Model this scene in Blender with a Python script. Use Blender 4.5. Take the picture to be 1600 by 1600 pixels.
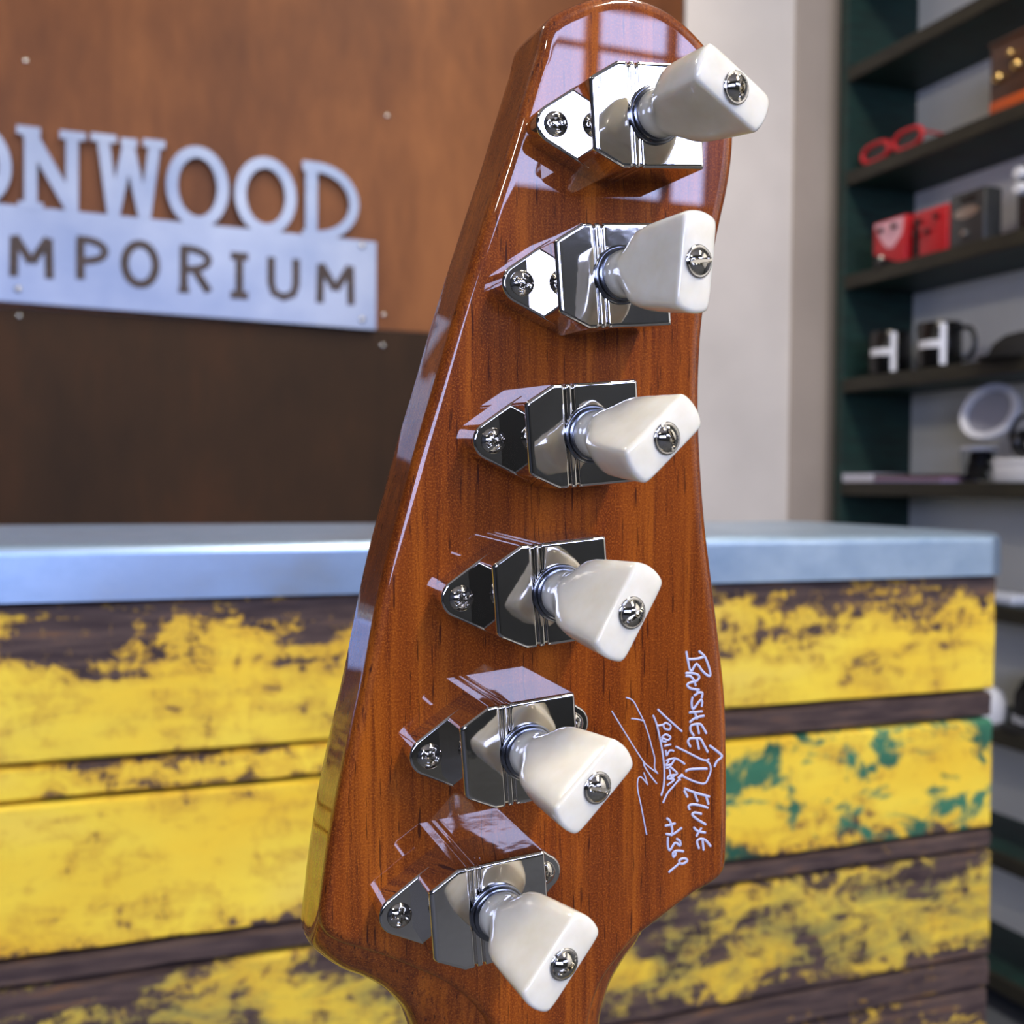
import bpy, bmesh, math, random
from mathutils import Vector, Matrix
random.seed(7)
for o in list(bpy.data.objects): bpy.data.objects.remove(o)
S = bpy.context.scene
COL = S.collection

# ---------------------------------------------------------------- camera
FPX = 1700.0
YAW, PITCH, ROLL = math.radians(21.1), math.radians(1.5), math.radians(0.5)
CP = Vector((0, 0, 1.12))
f0 = Vector((math.sin(YAW), math.cos(YAW), 0)); r0 = Vector((math.cos(YAW), -math.sin(YAW), 0))
FW = (f0*math.cos(PITCH) - Vector((0, 0, 1))*math.sin(PITCH)).normalized()
U0 = r0.cross(FW)
RT = (r0*math.cos(ROLL) + U0*math.sin(ROLL)).normalized()
UP = RT.cross(FW)
cam_d = bpy.data.cameras.new('camera'); cam = bpy.data.objects.new('camera', cam_d); COL.objects.link(cam)
m = Matrix((RT, UP, -FW)).transposed().to_4x4(); m.translation = CP; cam.matrix_world = m
cam_d.sensor_width = 36; cam_d.lens = FPX/1600*36; cam_d.clip_start = .01; cam_d.clip_end = 60
cam_d.dof.use_dof = True; cam_d.dof.focus_distance = .163; cam_d.dof.aperture_fstop = 29
S.camera = cam
S.view_settings.view_transform = 'Standard'; S.view_settings.look = 'None'
S.view_settings.gamma = 1; S.view_settings.exposure = .14; S.view_settings.use_curve_mapping = False

# ---------------------------------------------------------------- sky and fill lamps
w = bpy.data.worlds.new('sky'); S.world = w; w.use_nodes = True
bg = w.node_tree.nodes['Background']
bg.inputs['Color'].default_value = (.52, .60, 1.0, 1); bg.inputs['Strength'].default_value = 13.5
WINS = [(.25, 1.985, 1.84, 2.48), (-2.9, -.25, 1.2, 2.0)]     # openings in the shop front behind the camera: x0, x1, z0, z1
WY = -3.0
for x0, x1, z0, z1 in WINS:
    pl = bpy.data.lights.new('window_portal', 'AREA'); pl.shape = 'RECTANGLE'
    pl.size = x1-x0; pl.size_y = z1-z0; pl.cycles.is_portal = True
    po = bpy.data.objects.new('window_portal', pl); COL.objects.link(po)
    po.location = ((x0+x1)/2, WY-.16, (z0+z1)/2); po.rotation_euler = (math.radians(90), 0, 0)
for lx, ly, en in ((.9, -1.2, 66), (1.0, .9, 26)):        # added fill panels overhead, to brighten and warm the room
    cl = bpy.data.lights.new('fill_panel', 'AREA'); cl.shape = 'RECTANGLE'; cl.size = .3; cl.size_y = 1.2; cl.energy = en; cl.color = (1, .90, .76)
    co = bpy.data.objects.new('fill_panel', cl); COL.objects.link(co); co.location = (lx, ly, 3.17)
for px_, py_, en in ((-.7, 1.0, 20), (-1.3, -1.4, 22)):                     # added fill bulbs, unseen, to brighten the shelf wall
    ql = bpy.data.lights.new('fill_bulb', 'POINT'); ql.energy = en; ql.color = (1, .92, .80); ql.shadow_soft_size = .07
    qo = bpy.data.objects.new('fill_bulb', ql); COL.objects.link(qo); qo.location = (px_, py_, 2.35)
for sx in (-.9, .3, 1.0):  # added spots, unseen, to light the rusted wall from the top down
    sl = bpy.data.lights.new('fill_spot', 'SPOT'); sl.energy = 10; sl.color = (1, .78, .52); sl.spot_size = math.radians(80); sl.spot_blend = 1; sl.shadow_soft_size = .05
    so = bpy.data.objects.new('fill_spot', sl); COL.objects.link(so); so.location = (sx, 1.75, 2.95)
    so.rotation_euler = (Vector((sx, 2.4, 2.0)) - so.location).to_track_quat('-Z', 'Y').to_euler()

# ---------------------------------------------------------------- helpers
def tag(o, label=None, cat=None, group=None, kind=None):
    if label: o['label'] = label
    if cat: o['category'] = cat
    if group: o['group'] = group
    if kind: o['kind'] = kind
    return o
def empty(name, loc=(0, 0, 0), label=None, cat=None, group=None, rz=0):
    o = bpy.data.objects.new(name, None); COL.objects.link(o); o.location = loc; o.rotation_euler = (0, 0, rz)
    o.empty_display_size = .01
    return tag(o, label, cat, group)
def link(name, me, parent=None):
    o = bpy.data.objects.new(name, me); COL.objects.link(o)
    if parent: o.parent = parent
    return o
def obj(name, bm, mat, parent=None, smooth=None, wn=False):
    bmesh.ops.recalc_face_normals(bm, faces=bm.faces)
    me = bpy.data.meshes.new(name); bm.to_mesh(me); bm.free()
    mats = mat if isinstance(mat, (list, tuple)) else [mat]
    for x in mats: me.materials.append(x)
    if smooth is not None:
        for p in me.polygons: p.use_smooth = True
        me.set_sharp_from_angle(angle=math.radians(smooth))
    o = link(name, me, parent)
    if wn:
        md = o.modifiers.new('wn', 'WEIGHTED_NORMAL'); md.keep_sharp = True; md.weight = 100
    return o
def box(bm, x0, x1, y0, y1, z0, z1, bev=0, seg=2, mi=0):
    vs = [bm.verts.new((x, y, z)) for x in (x0, x1) for y in (y0, y1) for z in (z0, z1)]
    fs = [bm.faces.new([vs[i] for i in q]) for q in ((0, 1, 3, 2), (4, 6, 7, 5), (0, 4, 5, 1), (2, 3, 7, 6), (0, 2, 6, 4), (1, 5, 7, 3))]
    for f in fs: f.material_index = mi
    if bev:
        es = list({e for f in fs for e in f.edges})
        r = bmesh.ops.bevel(bm, geom=es, offset=bev, segments=seg, profile=.5, affect='EDGES')
        for f in r['faces']: f.material_index = mi
    return fs
def boxm(bm, M, sx, sy, sz, bev=0, mi=0):
    b2 = bmesh.new(); box(b2, -sx/2, sx/2, -sy/2, sy/2, -sz/2, sz/2, bev)
    add(bm, b2, M, mi)
def add(bm, b2, M=None, mi=None):
    if M is None: M = Matrix.Identity(4)
    mp = {v: bm.verts.new(M @ v.co) for v in b2.verts}
    for f in b2.faces:
        try:
            g = bm.faces.new([mp[v] for v in f.verts]); g.material_index = f.material_index if mi is None else mi
        except ValueError: pass
    b2.free()
def lathe(bm, prof, n=32, M=None, mi=0, cap0=True, cap1=True):
    """prof: list of (r, z)"""
    if M is None: M = Matrix.Identity(4)
    rings = []
    for r, z in prof:
        if r < 1e-7: rings.append([bm.verts.new(M @ Vector((0, 0, z)))])
        else: rings.append([bm.verts.new(M @ Vector((r*math.cos(2*math.pi*i/n), r*math.sin(2*math.pi*i/n), z))) for i in range(n)])
    for a, b in zip(rings, rings[1:]):
        for i in range(n):
            j = (i+1) % n
            q = [a[i % len(a)], a[j % len(a)], b[j % len(b)], b[i % len(b)]]
            u = []
            for v in q:
                if v not in u: u.append(v)
            if len(u) > 2: bm.faces.new(u).material_index = mi
    if cap0 and len(rings[0]) > 2: bm.faces.new(rings[0]).material_index = mi
    if cap1 and len(rings[-1]) > 2: bm.faces.new(rings[-1]).material_index = mi
def inset(poly, d):
    """inset of a ccw 2d polygon by d along vertex normals"""
    n = len(poly); out = []
    for i in range(n):
        p0, p1, p2 = Vector(poly[i-1]), Vector(poly[i]), Vector(poly[(i+1) % n])
        a = (p1-p0); b = (p2-p1)
        if a.length < 1e-9: a = b
        if b.length < 1e-9: b = a
        a.normalize(); b.normalize()
        na = Vector((-a.y, a.x)); nb = Vector((-b.y, b.x))
        m_ = na+nb
        if m_.length < 1e-6: m_ = na
        m_.normalize(); k = 1/max(.45, m_.dot(na))
        out.append(Vector((p1.x+m_.x*d*k, p1.y+m_.y*d*k)))
    return out
def area2(poly): return sum(poly[i-1][0]*poly[i][1]-poly[i][0]*poly[i-1][1] for i in range(len(poly)))
def rings_mesh(bm, rings, cap0=True, cap1=True, mi=0):
    R = [[bm.verts.new(p) for p in r] for r in rings]
    n = len(R[0])
    for a, b in zip(R, R[1:]):
        for i in range(n):
            bm.faces.new((a[i], a[(i+1) % n], b[(i+1) % n], b[i])).material_index = mi
    if cap0: bm.faces.new(R[0]).material_index = mi
    if cap1: bm.faces.new(R[-1]).material_index = mi
    return R
def prism(bm, poly, z0, z1, r=0, seg=4, mi=0):
    if area2(poly) < 0: poly = poly[::-1]
    rs = [[(p[0], p[1], z0) for p in poly]]
    if r:
        for k in range(seg+1):
            t = k/seg*math.pi/2
            q = inset(poly, r*(1-math.cos(t)))
            rs.append([(p.x, p.y, z1-r+r*math.sin(t)) for p in q])
    else: rs.append([(p[0], p[1], z1) for p in poly])
    rings_mesh(bm, rs, mi=mi)
def arc(cx, cy, r, a0, a1, n):
    return [(cx+r*math.cos(math.radians(a0+(a1-a0)*i/n)), cy+r*math.sin(math.radians(a0+(a1-a0)*i/n))) for i in range(n+1)]
def tube(bm, pts, r, n=8, flat=1.0, nrm=Vector((0, 0, 1)), closed=False, mi=0):
    """tube along pts; flat scales its thickness along nrm"""
    P = [Vector(p) for p in pts]; rs = []
    N = len(P)
    for i, p in enumerate(P):
        a = P[i-1] if (i > 0 or closed) else p; b = P[(i+1) % N] if (i < N-1 or closed) else p
        t = (b-a)
        if t.length < 1e-9: t = Vector((1, 0, 0))
        t.normalize(); s = t.cross(nrm)
        if s.length < 1e-6: s = t.orthogonal()
        s.normalize(); q = s.cross(t).normalized()
        rr = r(i/(N-1)) if callable(r) else r
        rs.append([p + s*rr*math.cos(2*math.pi*k/n) + q*rr*flat*math.sin(2*math.pi*k/n) for k in range(n)])
    R = [[bm.verts.new(v) for v in g] for g in rs]
    for a, b in (list(zip(R, R[1:])) + ([(R[-1], R[0])] if closed else [])):
        for i in range(n): bm.faces.new((a[i], a[(i+1) % n], b[(i+1) % n], b[i])).material_index = mi
    if not closed:
        bm.faces.new(R[0]).material_index = mi; bm.faces.new(R[-1]).material_index = mi
def spline(pts, k=5):
    """Catmull-Rom through 2d/3d points"""
    P = [Vector(p) for p in pts]
    if len(P) < 3: return P
    Q = [P[0]] + P + [P[-1]]; out = []
    for i in range(1, len(Q)-2):
        a, b, c, d = Q[i-1:i+3]
        for j in range(k):
            t = j/k
            out.append(.5*((2*b)+(c-a)*t+(2*a-5*b+4*c-d)*t*t+(3*b-a-3*c+d)*t**3))
    out.append(P[-1]); return out

# world ray of a photograph pixel, used only to survey where real planes and objects stand
def ray(px, py): return RT*(px-800) - UP*(py-800) + FW*FPX
def onY(px, py, Y):
    d = ray(px, py); return CP + d*(Y/d.y)
def onX(px, py, X):
    d = ray(px, py); return CP + d*(X/d.x)

# ---------------------------------------------------------------- materials
def srgb(r, g, b):
    f = lambda c: (c/255/12.92) if c/255 <= .04045 else ((c/255+.055)/1.055)**2.4
    return (f(r), f(g), f(b), 1)
def mat(name, col=(200, 200, 200), rough=.5, metal=0, coat=0, **kw):
    m_ = bpy.data.materials.new(name); m_.use_nodes = True
    b = m_.node_tree.nodes['Principled BSDF']
    b.inputs['Base Color'].default_value = srgb(*col); b.inputs['Roughness'].default_value = rough
    b.inputs['Metallic'].default_value = metal; b.inputs['Coat Weight'].default_value = coat
    b.inputs['Coat Roughness'].default_value = .02
    for k, v in kw.items(): b.inputs[k.replace('_', ' ')].default_value = v
    return m_
class NT:
    def __init__(s, m_): s.t = m_.node_tree; s.b = s.t.nodes['Principled BSDF']
    def n(s, typ, **kw):
        x = s.t.nodes.new('ShaderNode'+typ)
        for k, v in kw.items():
            if k in x.inputs.keys(): x.inputs[k].default_value = v
            else: setattr(x, k, v)
        return x
    def l(s, a, b): s.t.links.new(a, b)
    def coords(s, kind='Object', scale=(1, 1, 1), loc=(0, 0, 0)):
        c = s.n('TexCoord'); mp = s.n('Mapping'); s.l(c.outputs[kind], mp.inputs[0])
        mp.inputs['Scale'].default_value = scale; mp.inputs['Location'].default_value = loc; return mp.outputs[0]
    def noise(s, vec, scale=5, detail=4, rough=.5, dist=0):
        x = s.n('TexNoise'); s.l(vec, x.inputs['Vector'])
        x.inputs['Scale'].default_value = scale; x.inputs['Detail'].default_value = detail
        x.inputs['Roughness'].default_value = rough; x.inputs['Distortion'].default_value = dist
        return x.outputs['Fac']
    def ramp(s, fac, stops, interp='LINEAR'):
        r = s.n('ValToRGB'); s.l(fac, r.inputs[0]); e = r.color_ramp.elements; r.color_ramp.interpolation = interp
        while len(e) < len(stops): e.new(.5)
        for el, (p, c) in zip(e, stops): el.position = p; el.color = c if len(c) == 4 else (*c, 1)
        return r.outputs[0]
    def mix(s, fac, a, b, mode='MIX'):
        x = s.n('Mix', data_type='RGBA', blend_type=mode)
        for sock, v in ((x.inputs[0], fac), (x.inputs[6], a), (x.inputs[7], b)):
            if hasattr(v, 'links'): s.l(v, sock)
            else: sock.default_value = v
        return x.outputs[2]
    def math(s, op, a, b=0.0, clamp=False):
        x = s.n('Math', operation=op); x.use_clamp = clamp
        for sock, v in ((x.inputs[0], a), (x.inputs[1], b)):
            if hasattr(v, 'links'): s.l(v, sock)
            else: sock.default_value = v
        return x.outputs[0]
    def bump(s, h, strength=.2, dist=.001, target='Normal'):
        x = s.n('Bump'); x.inputs['Strength'].default_value = strength; x.inputs['Distance'].default_value = dist
        s.l(h, x.inputs['Height']); s.l(x.outputs[0], s.b.inputs[target])
W3 = lambda v: (v, v, v, 1)

def wood_material():
    m_ = mat('lacquered_mahogany', rough=.45, coat=1); t = NT(m_)
    t.b.inputs['Coat Roughness'].default_value = .008; t.b.inputs['Coat IOR'].default_value = 1.55
    t.b.inputs['Specular IOR Level'].default_value = .1
    c = t.coords('Object', (1, .035, 1), (.317, .211, .143))
    big = t.noise(c, 240, 5, .6, .3)
    fine = t.noise(c, 1300, 3, .6)
    c2 = t.coords('Object', (1, .05, 1), (.117, .173, .091))
    pore = t.noise(c2, 2300, 2, .5)
    spk = t.noise(t.coords('Object', (1, .8, 1), (.05, .03, .02)), 4200, 2, .7)
    cloud = t.noise(t.coords('Object', (1, .5, 1), (.3, .1, .2)), 28, 3)
    base = t.ramp(big, [(.32, srgb(98, 42, 7)), (.5, srgb(128, 61, 11)), (.68, srgb(168, 90, 19))])
    strk = t.noise(t.coords('Object', (1, .02, 1), (.41, .27, .19)), 620, 4, .65, .2)
    base = t.mix(t.ramp(strk, [(.36, W3(.7)), (.5, W3(0))]), base, srgb(86, 34, 8))
    base = t.mix(t.ramp(fine, [(.32, W3(.8)), (.48, W3(0))]), base, srgb(84, 32, 8))
    base = t.mix(t.ramp(spk, [(.50, W3(0)), (.70, W3(.5))]), base, srgb(206, 120, 40))
    base = t.mix(t.ramp(spk, [(.34, W3(.45)), (.46, W3(0))]), base, srgb(84, 34, 8))
    base = t.mix(t.ramp(pore, [(.30, W3(.9)), (.36, W3(0))]), base, srgb(40, 14, 5))
    base = t.mix(t.math('MULTIPLY', cloud, .3), base, srgb(122, 46, 5))
    t.l(base, t.b.inputs['Base Color'])
    return m_
def chrome(name, col=(218, 214, 208), rough=.04, bump=.035):
    m_ = mat(name, col, rough, 1); t = NT(m_)
    t.bump(t.noise(t.coords('Object'), 260, 2), bump, .0006)
    return m_
def paint_material(name, wear=.42, top=.0, bot=.0, green=0.0, olive=0.0, xgrad=0.0, seed=0.0, tpow=3.0):
    """flaking yellow paint over weathered boards; more of it gone along the board's edges"""
    m_ = mat(name, rough=.62); t = NT(m_); t.b.inputs['Specular IOR Level'].default_value = .25
    c = t.coords('Object', (1, 1, 2.2), (seed, seed*.7, seed*.3))
    n1 = t.noise(c, 18, 8, .68, .5)
    n2 = t.noise(t.coords('Object', (1, 1, 9), (seed+4, 0, 0)), 16, 5, .65)
    n3 = t.noise(t.coords('Object', (1, 1, .8), (seed-2, 0, 1)), 75, 5, .75, .8)
    f = t.math('ADD', t.math('MULTIPLY', n1, .46), t.math('ADD', t.math('MULTIPLY', n2, .20), t.math('MULTIPLY', n3, .34)))
    g = t.n('TexCoord'); sp = t.n('SeparateXYZ'); t.l(g.outputs['Generated'], sp.inputs[0]); gz = sp.outputs[2]; gx = sp.outputs[0]
    # f low = flaked; threshold rises near edges
    edge_t = t.math('MULTIPLY', t.math('POWER', gz, tpow), top)
    inv = t.math('SUBTRACT', 1.0, gz); edge_b = t.math('MULTIPLY', t.math('POWER', inv, 7.0), bot)
    thr = t.math('ADD', wear, t.math('ADD', edge_t, edge_b))
    thr = t.math('ADD', thr, t.math('MULTIPLY', gx, xgrad))
    d = t.math('SUBTRACT', f, thr)
    mask = t.ramp(t.math('ADD', t.math('MULTIPLY', d, 22.0), .5, clamp=True), [(0, W3(0)), (1, W3(1))])
    thin = t.ramp(t.math('ADD', t.math('MULTIPLY', d, 7.0), .1, clamp=True), [(0, W3(1)), (.8, W3(0))])
    var = t.noise(c, 7, 3)
    yel = t.ramp(var, [(.3, srgb(240, 196, 52)), (.55, srgb(246, 216, 70)), (.75, srgb(236, 206, 92))])
    yel = t.mix(t.math('MULTIPLY', thin, .75), yel, srgb(196, 138, 48))
    if olive: yel = t.mix(t.math('MULTIPLY', t.ramp(n1, [(.42, W3(1)), (.62, W3(.2))]), olive), yel, srgb(150, 140, 74))
    raw = t.ramp(t.noise(t.coords('Object', (1, 1, 9)), 30, 5), [(.35, srgb(58, 46, 46)), (.6, srgb(88, 72, 66)), (.75, srgb(116, 84, 58))])
    colr = t.mix(mask, raw, yel)
    if green:
        gn = t.noise(t.coords('Object', (1, 1, 1.5), (seed+9, 2, 0)), 24, 6, .65, .5)
        gm = t.math('ADD', t.math('MULTIPLY', t.math('SUBTRACT', gn, .60), 14), t.math('MULTIPLY', t.math('SUBTRACT', gx, .62), 22*green))
        gm = t.math('MULTIPLY', t.math('MULTIPLY', gm, 1, clamp=True), t.math('GREATER_THAN', t.math('SUBTRACT', gx, .60), 0))
        gr = t.ramp(var, [(.35, srgb(38, 84, 66)), (.6, srgb(76, 140, 104))])
        gsel = t.ramp(t.math('ADD', t.math('MULTIPLY', t.math('SUBTRACT', gn, .51), 14), 0, clamp=True), [(0, W3(0)), (1, W3(1))])
        gx_m = t.ramp(gx, [(.74, W3(0)), (.82, W3(1))])
        colr = t.mix(t.math('MULTIPLY', gsel, gx_m), colr, gr)
    t.l(colr, t.b.inputs['Base Color'])
    t.bump(mask, .4, .0006)
    return m_
def rust_material(name, c0, c1, c2, rough=.55):
    m_ = mat(name, rough=rough); t = NT(m_)
    a = t.noise(t.coords('Object', (1, 1, .6)), 2.2, 5, .55, .4); b2 = t.noise(t.coords('Object', (1, 1, .3)), 26, 4, .6)
    f = t.math('ADD', t.math('MULTIPLY', a, .75), t.math('MULTIPLY', b2, .25))
    t.l(t.ramp(f, [(.33, c0), (.5, c1), (.68, c2)]), t.b.inputs['Base Color'])
    t.b.inputs['Specular IOR Level'].default_value = .3
    return m_
def galv_material(name='galvanised_sheet', tint=(186, 196, 208), rough=.34):
    m_ = mat(name, tint, rough, .85); t = NT(m_)
    a = t.noise(t.coords('Object', (1, 1, 1.4)), 14, 5, .6)
    t.l(t.ramp(a, [(.3, srgb(150, 176, 204)), (.6, srgb(182, 206, 232)), (.8, srgb(206, 222, 238))]), t.b.inputs['Base Color'])  # grey zinc tinted blue, the sky's reflection put into the colour
    t.l(t.ramp(a, [(.3, W3(rough+.08)), (.7, W3(rough-.06))]), t.b.inputs['Roughness'])
    return m_
def sign_material():
    m_ = mat('brushed_steel_sign', (176, 184, 200), .42, .6); t = NT(m_)
    a = t.noise(t.coords('Object', (1, 1, 1)), 5, 3, .5)
    t.l(t.ramp(a, [(.35, srgb(132, 146, 172)), (.65, srgb(158, 168, 186))]), t.b.inputs['Base Color'])
    return m_
def plaster(name, c, amt=.06):
    m_ = mat(name, c, .75); t = NT(m_)
    a = t.noise(t.coords('Object'), 3, 5)
    k = lambda s: srgb(*[min(255, v*s) for v in c])
    t.l(t.ramp(a, [(.3, k(1-amt)), (.7, k(1+amt/2))]), t.b.inputs['Base Color'])
    t.bump(t.noise(t.coords('Object'), 120, 3), .15, .001)
    return m_
def grained(name, c, rough=.6, amt=.25, sc=(1, 1, 8)):
    m_ = mat(name, c, rough); t = NT(m_)
    a = t.noise(t.coords('Object', sc), 12, 5, .6)
    k = lambda s: srgb(*[min(255, v*s) for v in c])
    t.l(t.ramp(a, [(.3, k(1-amt)), (.7, k(1+amt))]), t.b.inputs['Base Color'])
    return m_

M_wood = wood_material()
M_chrome = chrome('nickel_plate')
M_screw = chrome('screw_nickel', (205, 200, 190), .06, .01)
M_steel = mat('dark_steel', (120, 122, 128), .18, 1)
M_ivory = mat('ivory_plastic', (236, 231, 212), .16, 0, .6, Subsurface_Weight=.25, Subsurface_Radius=(.004, .003, .002), Subsurface_Scale=.5, IOR=1.5)
_t = NT(M_ivory); _t.l(_t.ramp(_t.noise(_t.coords('Object'), 220, 3), [(.3, srgb(230, 224, 202)), (.7, srgb(242, 239, 224))]), _t.b.inputs['Base Color'])
M_ink = mat('silver_ink', (196, 200, 226), .4, .15)
M_galv = galv_material()
M_sign = sign_material()
M_letter_dark = grained('blackened_steel', (64, 50, 44), .6)
M_rust_up = rust_material('rusted_steel', srgb(84, 46, 22), srgb(118, 70, 35), srgb(150, 94, 50))
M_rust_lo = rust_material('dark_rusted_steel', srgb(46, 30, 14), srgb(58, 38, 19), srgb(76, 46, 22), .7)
M_white = plaster('white_plaster', (226, 220, 212))
M_beige = plaster('beige_shade', (176, 164, 152))
M_sidewall = plaster('grey_white_plaster', (250, 250, 240))
M_ceil = plaster('ceiling_paint', (150, 146, 140))
M_floor = plaster('concrete', (78, 82, 88), .2)
M_rear = plaster('dark_rear_wall', (52, 58, 68), .15)
M_green = grained('dark_green_paint', (15, 44, 39), .55, .3)
M_shelfedge = grained('worn_dark_wood', (38, 36, 26), .6, .3)
M_black = mat('black_gloss', (14, 14, 15), .25)
M_blackm = mat('black_fabric', (6, 6, 8), .85)
M_whitep = mat('white_plastic', (225, 228, 235), .35)
M_red = mat('red_enamel', (190, 28, 38), .35)
M_pink = mat('pale_pink', (236, 178, 190), .4)
M_brown = grained('brown_wood', (74, 48, 34), .45)
M_orange = mat('orange_paint', (196, 84, 24), .5)
M_gold = mat('brass', (226, 190, 120), .2, 1)
M_greyp = mat('grey_enamel', (64, 66, 68), .3, .3)
M_silver = mat('silver_plate', (190, 190, 186), .25, 1)
M_dark = mat('dark_brown_back', (40, 30, 24), .7)
M_frame = mat('dark_window_frame', (52, 44, 40), .5)

# ---------------------------------------------------------------- room shell
YB, XS = 2.40, 2.012
def structure(name, bm, m_, **k):
    o = obj(name, bm, m_, **k); o['kind'] = 'structure'; return o
b = bmesh.new(); box(b, -3.2, XS+.15, -3.15, YB+.15, -.1, 0); structure('floor', b, M_floor)
b = bmesh.new(); box(b, -3.2, XS+.15, -3.15, YB+.15, 3.2, 3.3); structure('ceiling', b, M_ceil)
b = bmesh.new(); box(b, -3.2, XS+.15, YB, YB+.15, 0, 3.2); structure('wall_back', b, M_white)
b = bmesh.new(); box(b, XS, XS+.15, -3.15, YB, 0, 3.2); structure('wall_right', b, M_sidewall)
b = bmesh.new(); box(b, -3.2, -3.05, -3.15, YB, 0, 3.2); structure('wall_left', b, M_rear)
b = bmesh.new(); xs_ = [-3.05, -2.9, -.25, .25, 1.985, XS]
for i in (0, 2, 4): box(b, xs_[i], xs_[i+1], WY-.15, WY, 0, 3.2)
for i, (z0, z1) in ((1, WINS[1][2:]), (3, WINS[0][2:])):
    box(b, xs_[i], xs_[i+1], WY-.15, WY, 0, z0); box(b, xs_[i], xs_[i+1], WY-.15, WY, z1, 3.2)
structure('wall_rear', b, M_rear)
b = bmesh.new(); x0, x1, z0, z1 = WINS[0]
for x, h_ in ((.85, .015), (1.505, .022), (1.80, .014), (x0+.012, .012)): box(b, x-h_, x+h_, WY-.1, WY-.06, z0, z1)
box(b, x0, x1, WY-.1, WY-.06, 2.325, 2.337); box(b, x0, x1, WY-.1, WY-.06, z0, z0+.02)
structure('window_1', b, M_frame)
b = bmesh.new(); x0, x1, z0, z1 = WINS[1]
for x in (-2.0, -1.1): box(b, x-.03, x+.03, WY-.1, WY-.06, z0, z1)
box(b, x0, x1, WY-.1, WY-.06, z0, z0+.03)
structure('window_2', b, M_frame)
# strip of back wall toned beige, soft corner shade put into its colour
xa = onY(1236, 400, YB).x
b = bmesh.new(); box(b, xa, XS, YB-.012, YB, 0, 3.2, .003); structure('shade_strip_1', b, M_beige)

# rusted steel panels on the back wall
xr = onY(1061, 400, YB).x; zs = onY(600, 516, YB).z
p_up = empty('steel_wall_panel', (0, YB, zs), 'large warm brown rusted steel sheet behind the metal sign, upper one', 'wall panel')
b = bmesh.new(); box(b, -3.0, xr, -.005, 0, .0005, 3.15-zs); obj('sheet', b, M_rust_up, p_up)
b = bmesh.new(); box(b, xr, xr+.006, -.006, 0, .002, 3.15-zs); obj('edge_strip', b, M_silver, p_up)
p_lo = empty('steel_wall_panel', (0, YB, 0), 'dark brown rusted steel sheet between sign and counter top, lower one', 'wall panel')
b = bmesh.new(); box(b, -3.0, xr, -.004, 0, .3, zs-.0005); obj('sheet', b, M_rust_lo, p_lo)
def dome_screw(name, parent, loc, r=.006):
    b_ = bmesh.new(); lathe(b_, [(r, 0), (r*.98, r*.15), (r*.8, r*.4), (r*.45, r*.55), (0, r*.6)], 20, Matrix.Rotation(math.radians(90), 4, 'X'))
    o = obj(name, b_, M_silver, parent, 40); o.location = loc; return o
for k, (px, py) in enumerate([(40, 95), (605, 181), (600, 492), (30, 494), (598, 540)]):
    q = onY(px, py, YB-.004)
    up = k < 3
    dome_screw('screw', p_up if up else p_lo, (q.x, -.004, q.z-(zs if up else 0)))

# ---------------------------------------------------------------- sign
sign = empty('wall_sign', (onY(290, 420, YB).x, YB-.02, onY(290, 500, YB).z), 'steel cut-out sign reading ONWOOD over a bar of dark typewriter letters', 'sign')
SY = YB-.022
def sp(px, py):
    q = onY(px, py, SY); return Vector((q.x, q.z))
SO = sign.location
def slab(bm, poly, y0, y1, mi=0):
    """2d polygon in wall coordinates (x, z) given thickness along y"""
    a = [bm.verts.new((p[0]-SO.x, y0-SO.y, p[1]-SO.z)) for p in poly]; c = [bm.verts.new((p[0]-SO.x, y1-SO.y, p[1]-SO.z)) for p in poly]
    n = len(a); bm.faces.new(a); bm.faces.new(c)
    for i in range(n): bm.faces.new((a[i], a[(i+1) % n], c[(i+1) % n], c[i]))
def ribbon(bm, pts, th, y0, y1, closed=False):
    P = [Vector(p) for p in pts]; n = len(P); L = []; R = []
    for i in range(n):
        a = P[i-1] if (i > 0 or closed) else P[i]; c = P[(i+1) % n] if (i < n-1 or closed) else P[i]
        d = (c-a).normalized(); s = Vector((-d.y, d.x))*th/2
        L.append(P[i]+s); R.append(P[i]-s)
    m_ = n if closed else n-1
    V = [[bm.verts.new((q.x-SO.x, yy-SO.y, q.y-SO.z)) for q in (L[i], R[i]) for yy in (y0, y1)] for i in range(n)]
    for i in range(m_):
        a, c = V[i], V[(i+1) % n]
        for q in ((0, 1), (1, 3), (3, 2), (2, 0)): bm.faces.new((a[q[0]], a[q[1]], c[q[1]], c[q[0]]))
    if not closed:
        for q in (V[0], V[-1]): bm.faces.new((q[0], q[1], q[3], q[2]))
def ell(x0, x1, y0, y1, n=36): return [((x0+x1)/2+(x1-x0)/2*math.cos(2*math.pi*i/n), (y0+y1)/2+(y1-y0)/2*math.sin(2*math.pi*i/n)) for i in range(n)]
def bowl(x0, x1, y0, y1, n=14): return [(x0, y0)] + [(x0+(x1-x0)*(.25+.75*math.sin(math.pi*i/n)), (y0+y1)/2-(y1-y0)/2*math.cos(math.pi*i/n)) for i in range(n+1)] + [(x0, y1)]
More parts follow.
